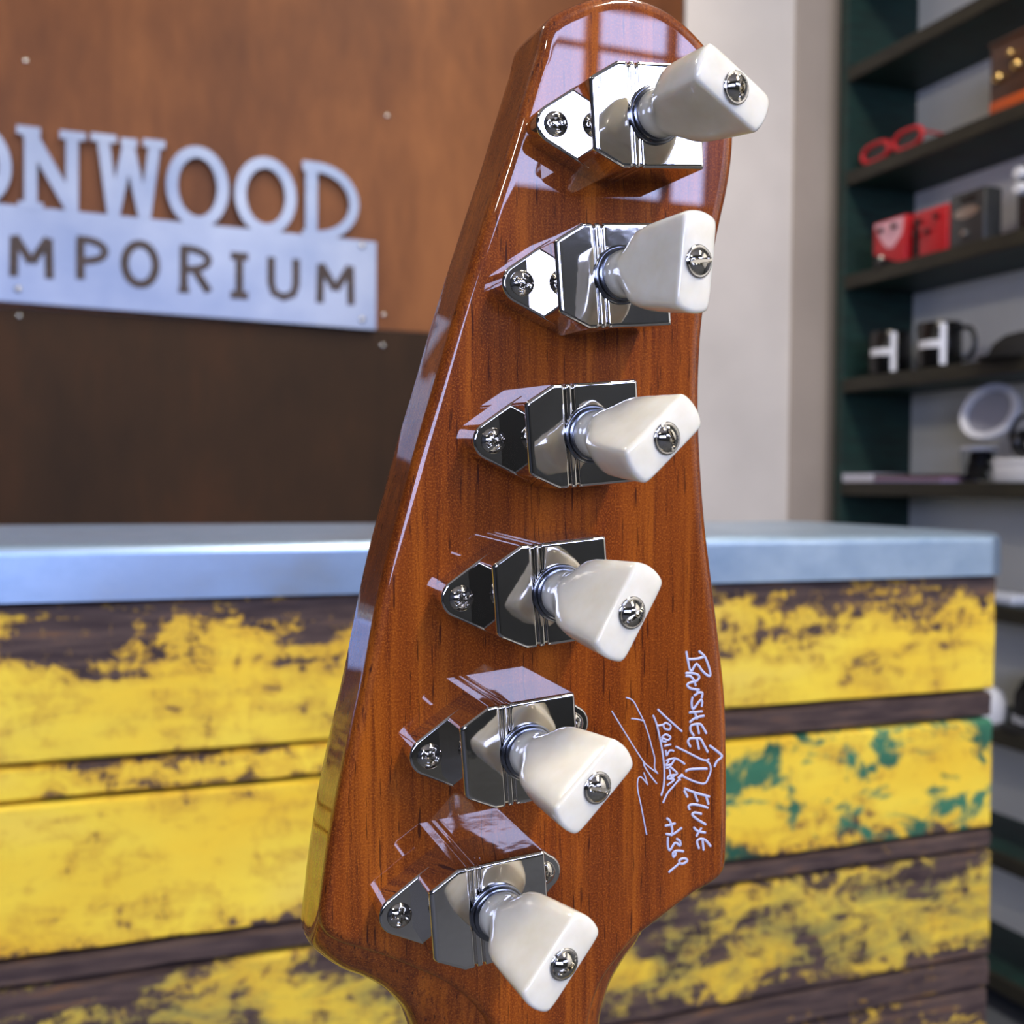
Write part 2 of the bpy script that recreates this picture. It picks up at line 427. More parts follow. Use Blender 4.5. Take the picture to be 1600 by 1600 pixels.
GL = {  # strokes in a unit box: (points, closed, width factor)
 'O': [(ell(.08, .92, .05, .95), 1, 1)],
 'D': [([(.2, .04), (.2, .96)], 0, 1.1), (bowl(.05, .93, .05, .95), 0, .9)],
 'N': [([(.2, .04), (.2, .96)], 0, 1), ([(.16, .96), (.8, .06)], 0, 1.15), ([(.8, .0), (.8, .96)], 0, 1), ([(.0, .96), (.34, .96)], 0, .7), ([(.62, .96), (1, .96)], 0, .7), ([(.02, .04), (.38, .04)], 0, .7)],
 'W': [([(.16, .96), (.3, .02)], 0, 1), ([(.3, .02), (.5, .9)], 0, 1), ([(.5, .9), (.72, .02)], 0, 1), ([(.72, .02), (.86, .96)], 0, 1), ([(0, .96), (.34, .96)], 0, .7), ([(.4, .94), (.62, .94)], 0, .7), ([(.7, .96), (1, .96)], 0, .7)],
 'I': [([(.5, .04), (.5, .96)], 0, 1), ([(.12, .96), (.88, .96)], 0, 1), ([(.12, .04), (.88, .04)], 0, 1)],
 'R': [([(.2, .0), (.2, .95)], 0, 1), (bowl(.1, .88, .5, .95), 0, .9), ([(.5, .5), (.9, .03)], 0, 1), ([(.05, .03), (.35, .03)], 0, .7)],
 'M': [([(.12, .0), (.14, .96)], 0, 1), ([(.14, .96), (.5, .35)], 0, 1), ([(.5, .35), (.86, .96)], 0, 1), ([(.88, .0), (.86, .96)], 0, 1)],
 'P': [([(.18, .0), (.18, .95)], 0, 1), (bowl(.08, .92, .45, .95), 0, .9)],
 'U': [([(.14, .98), (.14, .35), (.22, .12), (.5, .02), (.78, .12), (.86, .35), (.86, .98)], 0, 1)],
 'E': [([(.18, .04), (.18, .96)], 0, 1), ([(.1, .96), (.88, .96)], 0, .9), ([(.1, .5), (.7, .5)], 0, .8), ([(.1, .04), (.9, .04)], 0, .9)],
}
def glyph(bm, ch, px0, px1, pt, pb, th, y0, y1):
    a, c_ = sp(px0, (pt+pb)/2), sp(px1, (pt+pb)/2); zt = sp((px0+px1)/2, pt).y; zb = sp((px0+px1)/2, pb).y
    for i, (pts, cl, k) in enumerate(GL[ch]):
        ribbon(bm, [(a.x+(c_.x-a.x)*u, zb+(zt-zb)*v) for u, v in pts], th*k, y0-.00025*(i+1), y1-.00025*(i+1), bool(cl))
for ch, a, c_, t_, bt in [('I', -300, -230, 168, 288), ('R', -222, -112, 178, 298), ('O', -98, 17, 192, 320), ('N', 26, 134, 203, 330), ('W', 142, 258, 215, 341), ('O', 261, 356, 231, 353), ('O', 368, 462, 248, 364), ('D', 468, 560, 257, 376)]:
    b = bmesh.new(); glyph(b, ch, a, c_, t_, bt, .0235, SY, SY+.006); obj('letter', b, M_sign, sign)
b = bmesh.new()
P0, P1 = sp(-250, 303), sp(588, 378); Q0, Q1 = sp(-250, 446), sp(588, 515)
P0, Q0 = sp(0, 318), sp(0, 470); Q1 = sp(585, 515); Q1.x = P1.x
for A_, B_ in ((P0, P1), (Q0, Q1)):   # the sign hangs slightly out of level
    A_ += (A_-B_)*.58
Q0.x = P0.x
slab(b, [Q0, Q1, P1, P0], SY, SY+.006)
obj('plate', b, M_sign, sign)
for ch, a, c_, t_, bt in [('E', -86, -30, 358, 424), ('M', 12, 86, 368, 434), ('P', 116, 168, 372, 438), ('O', 190, 248, 378, 448), ('R', 276, 332, 386, 457), ('I', 356, 392, 398, 464), ('U', 416, 470, 402, 466), ('M', 492, 556, 412, 475)]:
    b = bmesh.new(); glyph(b, ch, a, c_, t_, bt, .0165, SY-.0006, SY+.001); o = obj('letter', b, M_letter_dark, sign); o['label'] = 'dark typewriter letter'
for px, py in [(28, 452), (566, 500), (566, 384)]:
    q = onY(px, py, SY); dome_screw('screw', sign, (q.x-SO.x, SY-SO.y, q.z-SO.z), .007)
for px, py in [(28, 452), (566, 500), (566, 384), (-200, 380)]:
    b = bmesh.new(); q = onY(px, py, SY); lathe(b, [(.004, 0), (.004, .018)], 12, Matrix.Translation((q.x-SO.x, SY+.018-SO.y+.004, q.z-SO.z)) @ Matrix.Rotation(math.radians(90), 4, 'X')); obj('standoff', b, M_silver, sign)

# ---------------------------------------------------------------- counter
YC = .60
xR = onY(1527, 1100, YC).x
xRt = onY(1572, 870, YC-.012).x
counter = empty('shop_counter', (0, YC, 0), 'counter front of salvaged boards with flaking yellow paint, below the grey metal top', 'counter')
zl = lambda py: onY(0, py, YC).z
zt = CP.z - .0605
edges = [('w1', zt, zl(1190)), ('w2', zl(1190), zl(1249)), ('w3', zl(1249), zl(1490)), ('w4', zl(1490), zl(1532)), ('w5', zl(1532), zl(1764)), ('w6', zl(1764), zl(1830)), ('w7', zl(1830), zl(2100)), ('w3', zl(2100), zl(2400)), ('w5', zl(2400), zl(2900)), ('w7', zl(2900), 0.0)]
PM = {
 'w1': paint_material('board_paint_top', .40, .17, .03, 0, .15, -.01, 1.3, 1.6),
 'w2': paint_material('board_paint_strip', .05, .05, .04, 0, .0, .62, 3.7),
 'w3': paint_material('board_paint_yellow', .395, .02, .12, 1, .1, .0, 5.2),
 'w4': paint_material('board_paint_bare', .60, .0, .0, 0, .3, -.02, 8.8),
 'w5': paint_material('board_paint_worn', .485, .05, .10, 0, 1.0, -.02, 6.1),
 'w6': paint_material('board_paint_dark', .60, .0, .0, 0, .3, 0, 2.2),
 'w7': paint_material('board_paint_low', .47, .1, .1, 0, .4, 0, 9.4)}
XL = -1.0
for k, (mk, za, zb) in enumerate(edges):
    b = bmesh.new(); g = .0009
    # board with chipped long edges
    n = 90; dy = random.uniform(-.0012, .0012)
    L = xR-XL
    pro = [(zb+g, -.000), (zb+g, -.011), (zb+g+.0016, -.014), (za-g-.0016, -.014), (za-g, -.011), (za-g, 0)]
    if za-zb > .02:
        h_ = za-zb; pro = pro[:3] + [(zb+h_*f_, -.014) for f_ in (.25, .5, .75)] + pro[3:]
    rings = []
    for i in range(n+1):
        x = XL+L*i/n
        ring = []
        for j, (z, y) in enumerate(pro):
            jz = random.gauss(0, .0005) if (0 < j < len(pro)-1) and z in (pro[1][0], pro[2][0], pro[-2][0], pro[-3][0]) else 0
            jy = random.gauss(0, .00035) if 0 < j < len(pro)-1 else 0
            if pro[2][0] <= z <= pro[-3][0]: jz = abs(jz) if z < (za+zb)/2 else -abs(jz)
            ring.append((x, y+jy+(dy if 0 < j < len(pro)-1 else 0), z+jz*.8 if abs(z-za) > .002 and abs(z-zb) > .002 else z))
        rings.append(ring)
    rings_mesh(b, rings)
    o = obj('board', b, PM[mk], counter, 30)
b = bmesh.new(); box(b, XL, xR-.001, 0, .19, 0, zt); obj('carcass', b, M_dark, counter)
# metal top with rounded front corner
top = empty('counter_top', (0, YC, zt), 'pale blue-grey galvanised metal bar top over the yellow boards', 'counter top')
ZH = CP.z-.0315-zt; yf = -.020; yb_ = .225; rc = .022
poly = [(XL, yf)] + arc(xRt-rc, yf+rc, rc, -90, 0, 8) + arc(xRt-rc, yb_-rc, rc, 0, 90, 8) + [(XL, yb_)]
b = bmesh.new(); prism(b, poly, 0, ZH, .006, 5); obj('sheet_metal', b, M_galv, top, 45, True)

# ---------------------------------------------------------------- shelf unit on the right wall
XF = 1.79
ZK = lambda k: 1.132+.262*k
shelf = empty('wall_shelves', ((XF+XS)/2, 1.2, 0), 'tall dark green open shelf unit fixed along the right-hand wall', 'shelves')
OX, OY = (XF+XS)/2, 1.2
yend = 2.30
b = bmesh.new(); box(b, XF-OX, XS-OX, yend-OY, yend+.03-OY, 0, 3.0, .002); obj('end_panel', b, M_green, shelf)
b = bmesh.new(); box(b, XF-OX, XS-OX, -.33-OY, -.30-OY, 0, 3.0, .002); obj('end_panel', b, M_green, shelf)
for k in range(-4, 8):
    z = ZK(k)
    b = bmesh.new(); box(b, XF+.012-OX, XS-OX, -.3-OY, yend-OY, z-.03, z); s_ = obj('shelf_board', b, M_green, shelf)
    b = bmesh.new(); box(b, XF-OX, XF+.012-OX, -.3-OY, yend-OY, z-.034, z, .002); obj('lipping', b, M_shelfedge, s_)

def sY(px, X, py=500): return onX(px, py, X).y
def sZ(px, py, X): return onX(px, py, X).z
# --- sunglasses with red frame
X0 = 1.815; z0 = ZK(3)
ya, yb2 = sY(1340, X0), sY(1440, X0)
sg = empty('sunglasses', (X0, (ya+yb2)/2, z0), 'red-framed sunglasses lying at the far end of the upper shelf', 'glasses')
hw = (ya-yb2)/2
fr = bmesh.new(); ln = bmesh.new()
for s in (-1, 1):
    cy = s*hw*.5; cz = .031; pts = []
    for i in range(24):
        a = 2*math.pi*i/24; pts.append((0, cy+hw*.42*math.cos(a), cz+.024*math.sin(a)*(1+.12*math.cos(2*a))))
    tube(fr, pts, .0065, 8, closed=True, nrm=Vector((1, 0, 0)))
    vs = [ln.verts.new((.001, p[1], p[2])) for p in pts]; vs2 = [ln.verts.new((.003, p[1], p[2])) for p in pts]
    ln.faces.new(vs); ln.faces.new(vs2)
    for i in range(24): ln.faces.new((vs[i], vs[(i+1) % 24], vs2[(i+1) % 24], vs2[i]))
tube(fr, [(0, -hw*.12, .036), (0, 0, .041), (0, hw*.12, .036)], .005, 8, nrm=Vector((1, 0, 0)))
obj('frame', fr, M_red, sg, 60); obj('lens', ln, M_black, sg, 60)
for s in (-1, 1):
    b = bmesh.new(); tube(b, [(0, s*hw*.93, .036), (.06, s*hw*.94, .035), (.11, s*hw*.92, .012)], .0035, 8); obj('temple', b, M_red, sg, 60)

# --- pedals
def pedal(name, label, px0, px1, k, X, h, m_, deep=.05, group=None):
    y1, y0 = sY(px0, X), sY(px1, X)
    r_ = empty(name, (X+deep/2, (y0+y1)/2, ZK(k)), label, 'guitar pedal', group)
    wd = (y1-y0)
    b_ = bmesh.new(); box(b_, -deep/2, deep/2, -wd/2, wd/2, 0, h, .004, 3); o_ = obj('enclosure', b_, m_, r_, 40)
    return r_, o_, wd, h, deep
def face_disc(parent, name, y, z, r, d, m_, deep, n=20):
    b_ = bmesh.new(); lathe(b_, [(r, 0), (r, d*.8), (r*.85, d), (0, d)], n, Matrix.Translation((-deep/2, y, z)) @ Matrix.Rotation(math.radians(-90), 4, 'Y'))
    return obj(name, b_, m_, parent, 40)
def decal(parent, name, pts, m_, deep, lift=.0006):
    b_ = bmesh.new()
    a = [b_.verts.new((-deep/2-lift, y, z)) for y, z in pts]; c = [b_.verts.new((-deep/2+.0005, y, z)) for y, z in pts]
    b_.faces.new(a); b_.faces.new(c)
    for i in range(len(a)): b_.faces.new((a[i], a[(i+1) % len(a)], c[(i+1) % len(a)], c[i]))
    return obj(name, b_, m_, parent)
r_, e_, wd, h, dp = pedal('guitar_pedal', 'red pedal with pale pink patch and two dark knobs, left of the plain red one', 1362, 1412, 2, 1.80, .112, M_red)
decal(r_, 'pale_patch', [(wd*.47, h*.96), (-wd*.45, h*.96), (-wd*.4, h*.60), (-wd*.12, h*.35), (wd*.08, h*.40), (wd*.3, h*.66)], M_pink, dp)  # pale pink patch over the upper face
decal(r_, 'dark_patch', [(wd*.49, h*.32), (wd*.49, h*.02), (-wd*.3, h*.02)], M_blackm, dp)
for y in (.22, -.2): face_disc(r_, 'knob', y*wd, h*.8, .0065, .012, M_black, dp)
r_, e_, wd, h, dp = pedal('guitar_pedal', 'plain red pedal with four small dark knobs, beside the pink-patched one', 1424, 1477, 2, 1.80, .106, M_red)
for y, z in ((.28, .78), (-.22, .78), (.36, .5), (0.02, .5)): face_disc(r_, 'knob', y*wd, h*z, .006, .012, M_black, dp)
decal(r_, 'dark_patch', [(wd*.49, h*.9), (wd*.3, h*.6), (wd*.3, h*.04), (wd*.49, h*.04)], M_blackm, dp)
r_, e_, wd, h, dp = pedal('guitar_pedal', 'dark grey pedal with an oval silver plate, right of the red pedals', 1481, 1535, 2, 1.80, .118, M_greyp)
decal(r_, 'oval_plate', [(wd*.36*math.cos(a*math.pi/12), h*.60+h*.11*math.sin(a*math.pi/12)) for a in range(24)], M_silver, dp, .002)
decal(r_, 'display', [(wd*.2, h*.9), (-wd*.25, h*.9), (-wd*.25, h*.78), (wd*.2, h*.78)], M_black, dp)
face_disc(r_, 'footswitch', 0, h*.2, .007, .012, M_silver, dp)
r_, e_, wd, h, dp = pedal('guitar_pedal', 'black pedal with two white knobs at the right edge of the picture', 1584, 1640, 2, 1.80, .135, M_black)
for z in (.86, .62): face_disc(r_, 'knob', wd*.33, h*z, .0125, .016, M_whitep, dp)
# little connector in front
X0 = 1.80
g_ = empty('adapter_plug', (X0-.003, sY(1379, X0), ZK(2)), 'small dark plug with silver tip in front of the pink-patched pedal', 'plug')
b = bmesh.new(); box(b, -.006, .006, -.016, .016, 0, .016, .002); obj('body', b, M_black, g_, 40)
b = bmesh.new(); lathe(b, [(.006, .016), (.006, .024), (.003, .028), (0, .029)], 16); obj('tip', b, M_silver, g_, 40)
g_.location.x = X0-.008
# wooden amp box
X0 = 1.80; y1, y0 = sY(1547, X0, 120), sY(1660, X0, 120)
am = empty('wooden_box', (X0+.06, (y0+y1)/2, ZK(3)), 'brown wooden box with bright brass studs and orange base, top right', 'box')
wd = y1-y0; b = bmesh.new(); box(b, -.06, .06, -wd/2, wd/2, .026, .145, .003); box(b, -.064, .064, -wd/2-.003, wd/2+.003, .145, .153, .002); obj('body', b, M_brown, am, 40)
b = bmesh.new(); box(b, -.061, .061, -wd/2, wd/2, 0, .026, .002); obj('base', b, M_orange, am, 40)
for y, z, r in ((.36, .072, .012), (.1, .082, .012), (.18, .112, .008), (-.2, .078, .012)):
    b = bmesh.new(); lathe(b, [(r, 0), (r, .006), (r*.8, .011), (r*.3, .014), (0, .0145)], 20, Matrix.Translation((-.06, y*wd, z)) @ Matrix.Rotation(math.radians(-90), 4, 'Y')); obj('stud', b, M_gold, am, 50)

# --- mugs
def mug(px, X, label, ha):
    y = sY(px, X)
    r_ = empty('mug', (X, y, ZK(1)), label, 'mug', 'black mugs with white bands'); R, H = .050, .108
    b_ = bmesh.new(); lathe(b_, [(0, 0), (R*.9, 0), (R, .005), (R, H-.002), (R-.002, H), (R-.004, H-.002), (R-.004, .008), (0, .007)], 40); obj('body', b_, M_black, r_, 50)
    b_ = bmesh.new(); A = math.radians(ha); d = Vector((math.cos(A), math.sin(A), 0))
    tube(b_, spline([d*(R-.002)+Vector((0, 0, H*.85)), d*(R+.026)+Vector((0, 0, H*.82)), d*(R+.036)+Vector((0, 0, H*.5)), d*(R+.024)+Vector((0, 0, H*.22)), d*(R-.002)+Vector((0, 0, H*.18))], 6), .0055, 10, nrm=Vector((-d.y, d.x, 0))); obj('handle', b_, M_black, r_, 60)
    vd = math.degrees(math.atan2(-y, -X))  # direction of the shop side it faces
    def patch(a0, a1, z_0, z_1, name):
        bm_ = bmesh.new(); n = 10; A_ = []
        for i in range(n+1):
            a = math.radians(vd+a0+(a1-a0)*i/n)
            A_.append([bm_.verts.new((rr*math.cos(a), rr*math.sin(a), z)) for rr, z in ((R+.0006, z_0), (R+.0006, z_1), (R-.001, z_1), (R-.001, z_0))])
        for p, q in zip(A_, A_[1:]):
            for i in range(4): bm_.faces.new((p[i], p[(i+1) % 4], q[(i+1) % 4], q[i]))
        bm_.faces.new(A_[0]); bm_.faces.new(A_[-1])
        obj(name, bm_, M_whitep, r_, 50)
    patch(2, 18, .008, H-.006, 'white_band'); patch(-62, 2, H*.44, H*.60, 'white_band')  # white bands, one upright and one level
mug(1391, 1.845, 'black mug with white bands, nearer the end panel of the green shelf', 60)
mug(1468, 1.845, 'black mug with white bands and visible handle, right of its twin', -70)
# --- black cap
X0 = 1.86; cp_ = empty('cap', (X0, sY(1606, X0), ZK(1)), 'black rounded cap at the picture edge right of the mugs', 'cap')
b = bmesh.new(); lathe(b, [(.078, 0), (.077, .015), (.068, .035), (.045, .052), (.018, .059), (0, .060)], 32, cap0=True); obj('crown', b, M_blackm, cp_, 60)
b = bmesh.new(); prism(b, [(x*1.0-.0, y) for x, y in arc(-.045, 0, .068, 120, 240, 14)] + [(-.05, -.05), (-.05, .05)], 0, .004, .001, 2); obj('brim', b, M_blackm, cp_, 60)
b = bmesh.new(); lathe(b, [(.006, .058), (.005, .062), (0, .063)], 12); obj('top_button', b, M_blackm, cp_, 60)

# --- magazines, jar and bits on the lower visible shelf
def stack(label, px0, px1, n, mats_, X=1.85, hh=.0045):
    y1, y0 = sY(px0, X, 745), sY(px1, X, 745)
    for i in range(n):
        o_ = empty('magazine', (X, (y0+y1)/2, ZK(0)+i*hh), label[i], 'magazine')
        b_ = bmesh.new(); box(b_, -.055, .055, -(y1-y0)/2, (y1-y0)/2, .0005, hh-.0009); obj('pages', b_, mats_[i], o_)
        b_ = bmesh.new(); e = .001; box(b_, -.056, .056, -(y1-y0)/2-e, (y1-y0)/2+e, hh-.0009, hh-.0001); box(b_, -.056, .056, -(y1-y0)/2-e, (y1-y0)/2+e, 0, .0006); obj('cover', b_, mats_[i], o_)
M_mag = [mat('cover_white', (214, 214, 224), .4), mat('cover_mauve', (150, 110, 124), .4), mat('cover_lilac', (150, 140, 176), .4), mat('cover_dark', (54, 44, 44), .4), mat('cover_olive', (110, 112, 70), .4)]
stack(['white magazine at the bottom of the short white pile', 'white magazine second from the bottom of the short white pile', 'white magazine on top of the short white pile'], 1341, 1388, 3, [M_mag[0]]*3, hh=.007)
stack(['lilac magazine at the bottom of the long flat pile', 'mauve magazine in the middle of the long flat pile', 'dark magazine on top of the long flat pile'], 1394, 1500, 3, [M_mag[2], M_mag[1], M_mag[3]], hh=.006)
X0 = 1.87; jy = sY(1530, X0, 700)
jar = empty('storage_tub', (X0, jy, ZK(0)), 'clear plastic tub of dark bits under the tilted round lid', 'tub')
M_clear = mat('clear_plastic', (235, 238, 242), .05, 0, 0, Transmission_Weight=1.0, IOR=1.08)
b = bmesh.new(); lathe(b, [(0, 0), (.034, 0), (.036, .003), (.040, .078), (.0385, .078), (.0345, .004), (0, .0035)], 32); obj('wall', b, M_clear, jar, 50)
b = bmesh.new(); lathe(b, [(.0415, .072), (.043, .075), (.0415, .079), (.0385, .078), (.039, .073)], 32, cap0=False, cap1=False); obj('rim', b, M_whitep, jar, 60)
lid = empty('tub_lid', (X0-.012, jy-.020, ZK(0)+.086), 'translucent white round lid tilted up on top of the tub', 'lid')
q = ray(1548, 645); q = (CP - onX(1548, 645, X0)).normalized()
lid.rotation_mode = 'QUATERNION'; nrm = (q + (UP*.64-RT*.77)*1.1).normalized(); lid.rotation_quaternion = nrm.to_track_quat('Z', 'Y')
lid.location = onX(1549, 646, X0-.012)
b = bmesh.new(); lathe(b, [(.052, 0), (.066, 0), (.069, .003), (.069, .012), (.066, .016), (.052, .014), (.052, 0)], 40, cap0=False, cap1=False); obj('rim', b, M_whitep, lid, 50)
b = bmesh.new(); lathe(b, [(0, .003), (.0525, .003), (.0525, .006), (0, .006)], 40); obj('panel', b, mat('frosted_plastic', (150, 152, 162), .4), lid, 50)
for i, lb in enumerate(('black cord coil at the bottom of the clear tub', 'black cord coil in the middle of the clear tub', 'black cord coil on top, just under the tub rim')):
    o_ = empty('cord_coil', (X0+.004*(i-1), jy+.003*(1-i), ZK(0)+.004+i*.0225), lb, 'cord')
    b = bmesh.new()
    for q_ in range(3): tube(b, [((.023-.002*q_)*math.cos(a*math.pi/14), (.023-.002*q_)*math.sin(a*math.pi/14), .004+.0065*q_) for a in range(28)], .0042, 8, closed=True)
    o2 = obj('coil', b, M_black, o_, 60); o2['kind'] = 'stuff'
    b = bmesh.new(); lathe(b, [(0, 0), (.012, .0), (.014, .01), (.012, .021), (0, .021)], 20); obj('core', b, M_black, o_, 50)
X0 = 1.86
bx = empty('white_box', (X0, sY(1604, X0, 720), ZK(0)), 'small white box on the shelf at the right edge, below the black headphones', 'box')
b = bmesh.new(); box(b, -.04, .04, -.052, .052, 0, .048, .003); obj('carton', b, M_whitep, bx, 40)
b = bmesh.new(); box(b, -.041, .041, -.053, .053, .036, .051, .002); obj('lid', b, M_whitep, bx, 40)
hp = empty('headphones', (X0-.002, sY(1600, X0, 720), ZK(0)+.051), 'black headphones resting on the small white box at right edge', 'headphones')
for s in (-1, 1):
    b = bmesh.new(); lathe(b, [(.0, 0), (.022, 0), (.030, .005), (.031, .014), (.026, .021), (.01, .024), (0, .024)], 28, Matrix.Translation((0, s*.012, .031)) @ Matrix.Rotation(math.radians(90*s), 4, 'X')); c_ = obj('ear_cup', b, M_black, hp, 50)
    b = bmesh.new(); lathe(b, [(.008, .024), (.007, .026), (0, .027)], 16, Matrix.Translation((0, s*.012, .031)) @ Matrix.Rotation(math.radians(90*s), 4, 'X')); obj('badge', b, M_silver, c_, 50)
b = bmesh.new(); tube(b, [(0, .035*math.cos(t_*math.pi/12), .04+.05*math.sin(t_*math.pi/12)) for t_ in range(13)], .005, 8, nrm=Vector((1, 0, 0))); obj('headband', b, M_black, hp, 60)
# --- below the counter top line
X0 = 1.86
o_ = empty('flat_parcel', (X0, sY(1570, X0, 930), ZK(-1)), 'flat pale grey packet just right of the counter top end', 'packet')
b = bmesh.new(); box(b, -.05, .05, -.07, .07, 0, .022, .006, 3); obj('packet', b, mat('pale_packet', (196, 204, 220), .5), o_, 50)
X0 = 1.86
wc = empty('cap', (1.838, sY(1546, 1.838, 1085), ZK(-2)), 'white cap beside the black one on the lower shelf, right of the counter', 'cap')
b = bmesh.new(); lathe(b, [(.040, 0), (.044, .02), (.043, .045), (.032, .068), (.014, .079), (0, .080)], 28); obj('crown', b, M_whitep, wc, 60)
b = bmesh.new(); prism(b, arc(-.02, 0, .042, 110, 250, 14) + [(-.03, -.03), (-.03, .03)], 0, .004, .001, 2); obj('brim', b, M_whitep, wc, 60)
bc = empty('cap', (1.90, sY(1642, 1.90, 1085), ZK(-2)), 'black cap with white lettering along its brim, lower shelf', 'cap')
b = bmesh.new(); lathe(b, [(.078, 0), (.080, .03), (.076, .07), (.06, .098), (.03, .112), (0, .114)], 32); obj('crown', b, M_blackm, bc, 60)
b = bmesh.new(); prism(b, arc(-.05, 0, .075, 115, 245, 14) + [(-.06, -.05), (-.06, .05)], 0, .006, .001, 2); obj('brim', b, M_blackm, bc, 60)
b = bmesh.new()
for i in range(9):
    a = math.radians(205-i*16+0); c0 = Vector((.0795*math.cos(a), .0795*math.sin(a), .019))
    Mx = Matrix.Translation(c0) @ Matrix.Rotation(a, 4, 'Z')
    for dy_, dz_, sy_, sz_ in ((-.005, 0, .003, .016), (.004, 0, .003, .016), (0, .005 if i % 2 else -.005, .009, .003)): boxm(b, Mx @ Matrix.Translation((0, dy_, dz_)), .003, sy_, sz_)
obj('lettering', b, M_whitep, bc)

wc.scale = (.9, .75, .95); bc.scale = (.9, .95, 1)
# ---------------------------------------------------------------- guitar
NV = Vector((-.35482201, -.06317517, .932797)); EX = Vector((.93493387, -.02397596, .35401103)); EY = Vector((0, .99771441, .0675718))
c2w = lambda v: RT*v.x - UP*v.y + FW*v.z
D0 = .168
GM = Matrix((c2w(EX), -c2w(EY), -c2w(NV))).transposed().to_4x4(); GM.translation = CP + FW*D0
guitar = empty('electric_guitar', (0, 0, 0), 'back of a glossy reddish-brown guitar headstock with six cream-buttoned tuners', 'guitar')
guitar.matrix_world = GM
def hp2(px, py, depth=0.0):
    """photo survey point on a plane `depth` behind the headstock's back face -> local x, y (m)"""
    d = Vector((px-800, py-800, FPX)); p0 = Vector((0, 0, D0)) + NV*depth
    P = d*(p0.dot(NV)/d.dot(NV)) - p0
    return Vector((P.dot(EX), -P.dot(EY)))
T = .0142
# outline, counter-clockwise seen from the viewer: up the right side, over the top, down the left
right = [(935, 1760), (937, 1680), (943, 1600), (949, 1569), (960, 1535), (980, 1498), (1000, 1470), (1041, 1435), (1086, 1401), (1112, 1386), (1128, 1374), (1137, 1358), (1140, 1330), (1141, 1270), (1141, 1205), (1139, 1104), (1131, 1019), (1117, 901), (1107, 817), (1100, 720), (1097, 640), (1098, 575), (1103, 500), (1116, 420), (1131, 345), (1141, 300), (1148, 255), (1151, 216), (1150, 170), (1140, 125), (1122, 88), (1100, 60), (1072, 32), (1040, 10), (1000, -6), (960, -11), (925, -5), (895, 6), (868, 20), (853, 38), (843, 78)]
left = [(838, 94), (818, 160), (794, 240), (766, 325), (722, 464), (680, 610), (655, 695), (632, 780), (600, 905), (566, 1076), (540, 1190), (518, 1300), (504, 1400)]
FRT = [hp2(*p) for p in right+left]
BAK = [v.copy() for v in FRT]
neckR = {0: (941, 1760), 1: (942, 1680), 2: (946, 1600), 3: (951, 1569), 4: (962, 1535), 5: (982, 1498)}
# right side of the neck: the far outline shows, the near crease lies inside it
creaseR = [(902, 1760), (912, 1680), (924, 1600), (932, 1569), (946, 1535), (972, 1498), (996, 1470)]
for i, p in enumerate(creaseR): FRT[i] = hp2(*p)
for i, p in enumerate([(930, 1760), (936, 1680), (943, 1600), (949, 1569), (960, 1535), (980, 1498), (1000, 1470)]): BAK[i] = hp2(*p, .006)
low_f = [(501, 1430), (504, 1452), (514, 1467), (534, 1479), (571, 1490), (609, 1502), (646, 1517), (684, 1533), (712, 1549), (740, 1572), (762, 1600), (786, 1670), (794, 1760)]
low_b = [(467, 1424), (469, 1440), (489, 1465), (522, 1487), (552, 1499), (579, 1514), (599, 1532), (613, 1549), (622, 1566), (629, 1583), (634, 1600), (640, 1670), (642, 1760)]
for f_, k_ in zip(low_f, low_b):
    FRT.append(hp2(*f_)); BAK.append(hp2(*k_, T))
BAK[-len(low_b)] = FRT[-len(low_b)].copy()
# the neck runs on down out of the picture
dirn = (hp2(790, 1760)-hp2(795, 1600)).normalized()
for lst in (FRT, BAK):
    lst.insert(0, lst[0]+dirn*.30); lst.append(lst[-1]+dirn*.30)
# resample both outlines together with a spline
FS = [Vector((a.x, a.y, b_.x, b_.y)) for a, b_ in zip(FRT, BAK)]
def spl4(P, k):
    Q = [P[0]]+P+[P[-1]]; out = []
    for i in range(1, len(Q)-2):
        a, b_, c_, d_ = Q[i-1:i+3]
        kk = k
        for j in range(kk):
            t = j/kk
            # centripetal-ish damping: keep tangents short when neighbours are uneven
            L = (c_-b_).length
            m1 = (c_-a)*.5; m2 = (d_-b_)*.5
            if m1.length > L: m1 = m1*(L/m1.length)
            if m2.length > L: m2 = m2*(L/m2.length)
            out.append(b_*(2*t**3-3*t*t+1)+m1*(t**3-2*t*t+t)+c_*(-2*t**3+3*t*t)+m2*(t**3-t*t))
    out.append(P[-1]); return out
FS = spl4(FS, 6)
Fp = [(v[0], v[1]) for v in FS]; Bp = [(v[2], v[3]) for v in FS]
b = bmesh.new(); rr = .0019; rings = []
def lerp_ring(Fi, Bi, t, z): return [(a.x+(c_.x-a.x)*t, a.y+(c_.y-a.y)*t, z) for a, c_ in zip(Fi, Bi)]
Fv = [Vector(p) for p in Fp]; Bv = [Vector(p) for p in Bp]
rings.append([(p.x, p.y, 0) for p in inset(Fp, rr+.0006)])
for k in range(8):
    t = k/7*math.pi/2; q = inset(Fp, rr*(1-math.sin(t)))
    rings.append([(p.x, p.y, -rr+rr*math.cos(t)) for p in q])
for s_ in (.02, .05, .09, .14, .2, .28, .38, .5, .65, .82):
    z = -rr-(T-.0012-rr)*s_
    e = 1-(1-s_)**4
    rings.append(lerp_ring(Fv, Bv, e, z))
for k in range(4):
    t = k/3*math.pi/2; q = inset(Bp, .0012*(1-math.cos(t)))
    rings.append([(p.x, p.y, -(T-.0012)-.0012*math.sin(t)) for p in q])
rings_mesh(b, rings)
head = obj('headstock', b, M_wood, guitar, 50, True)

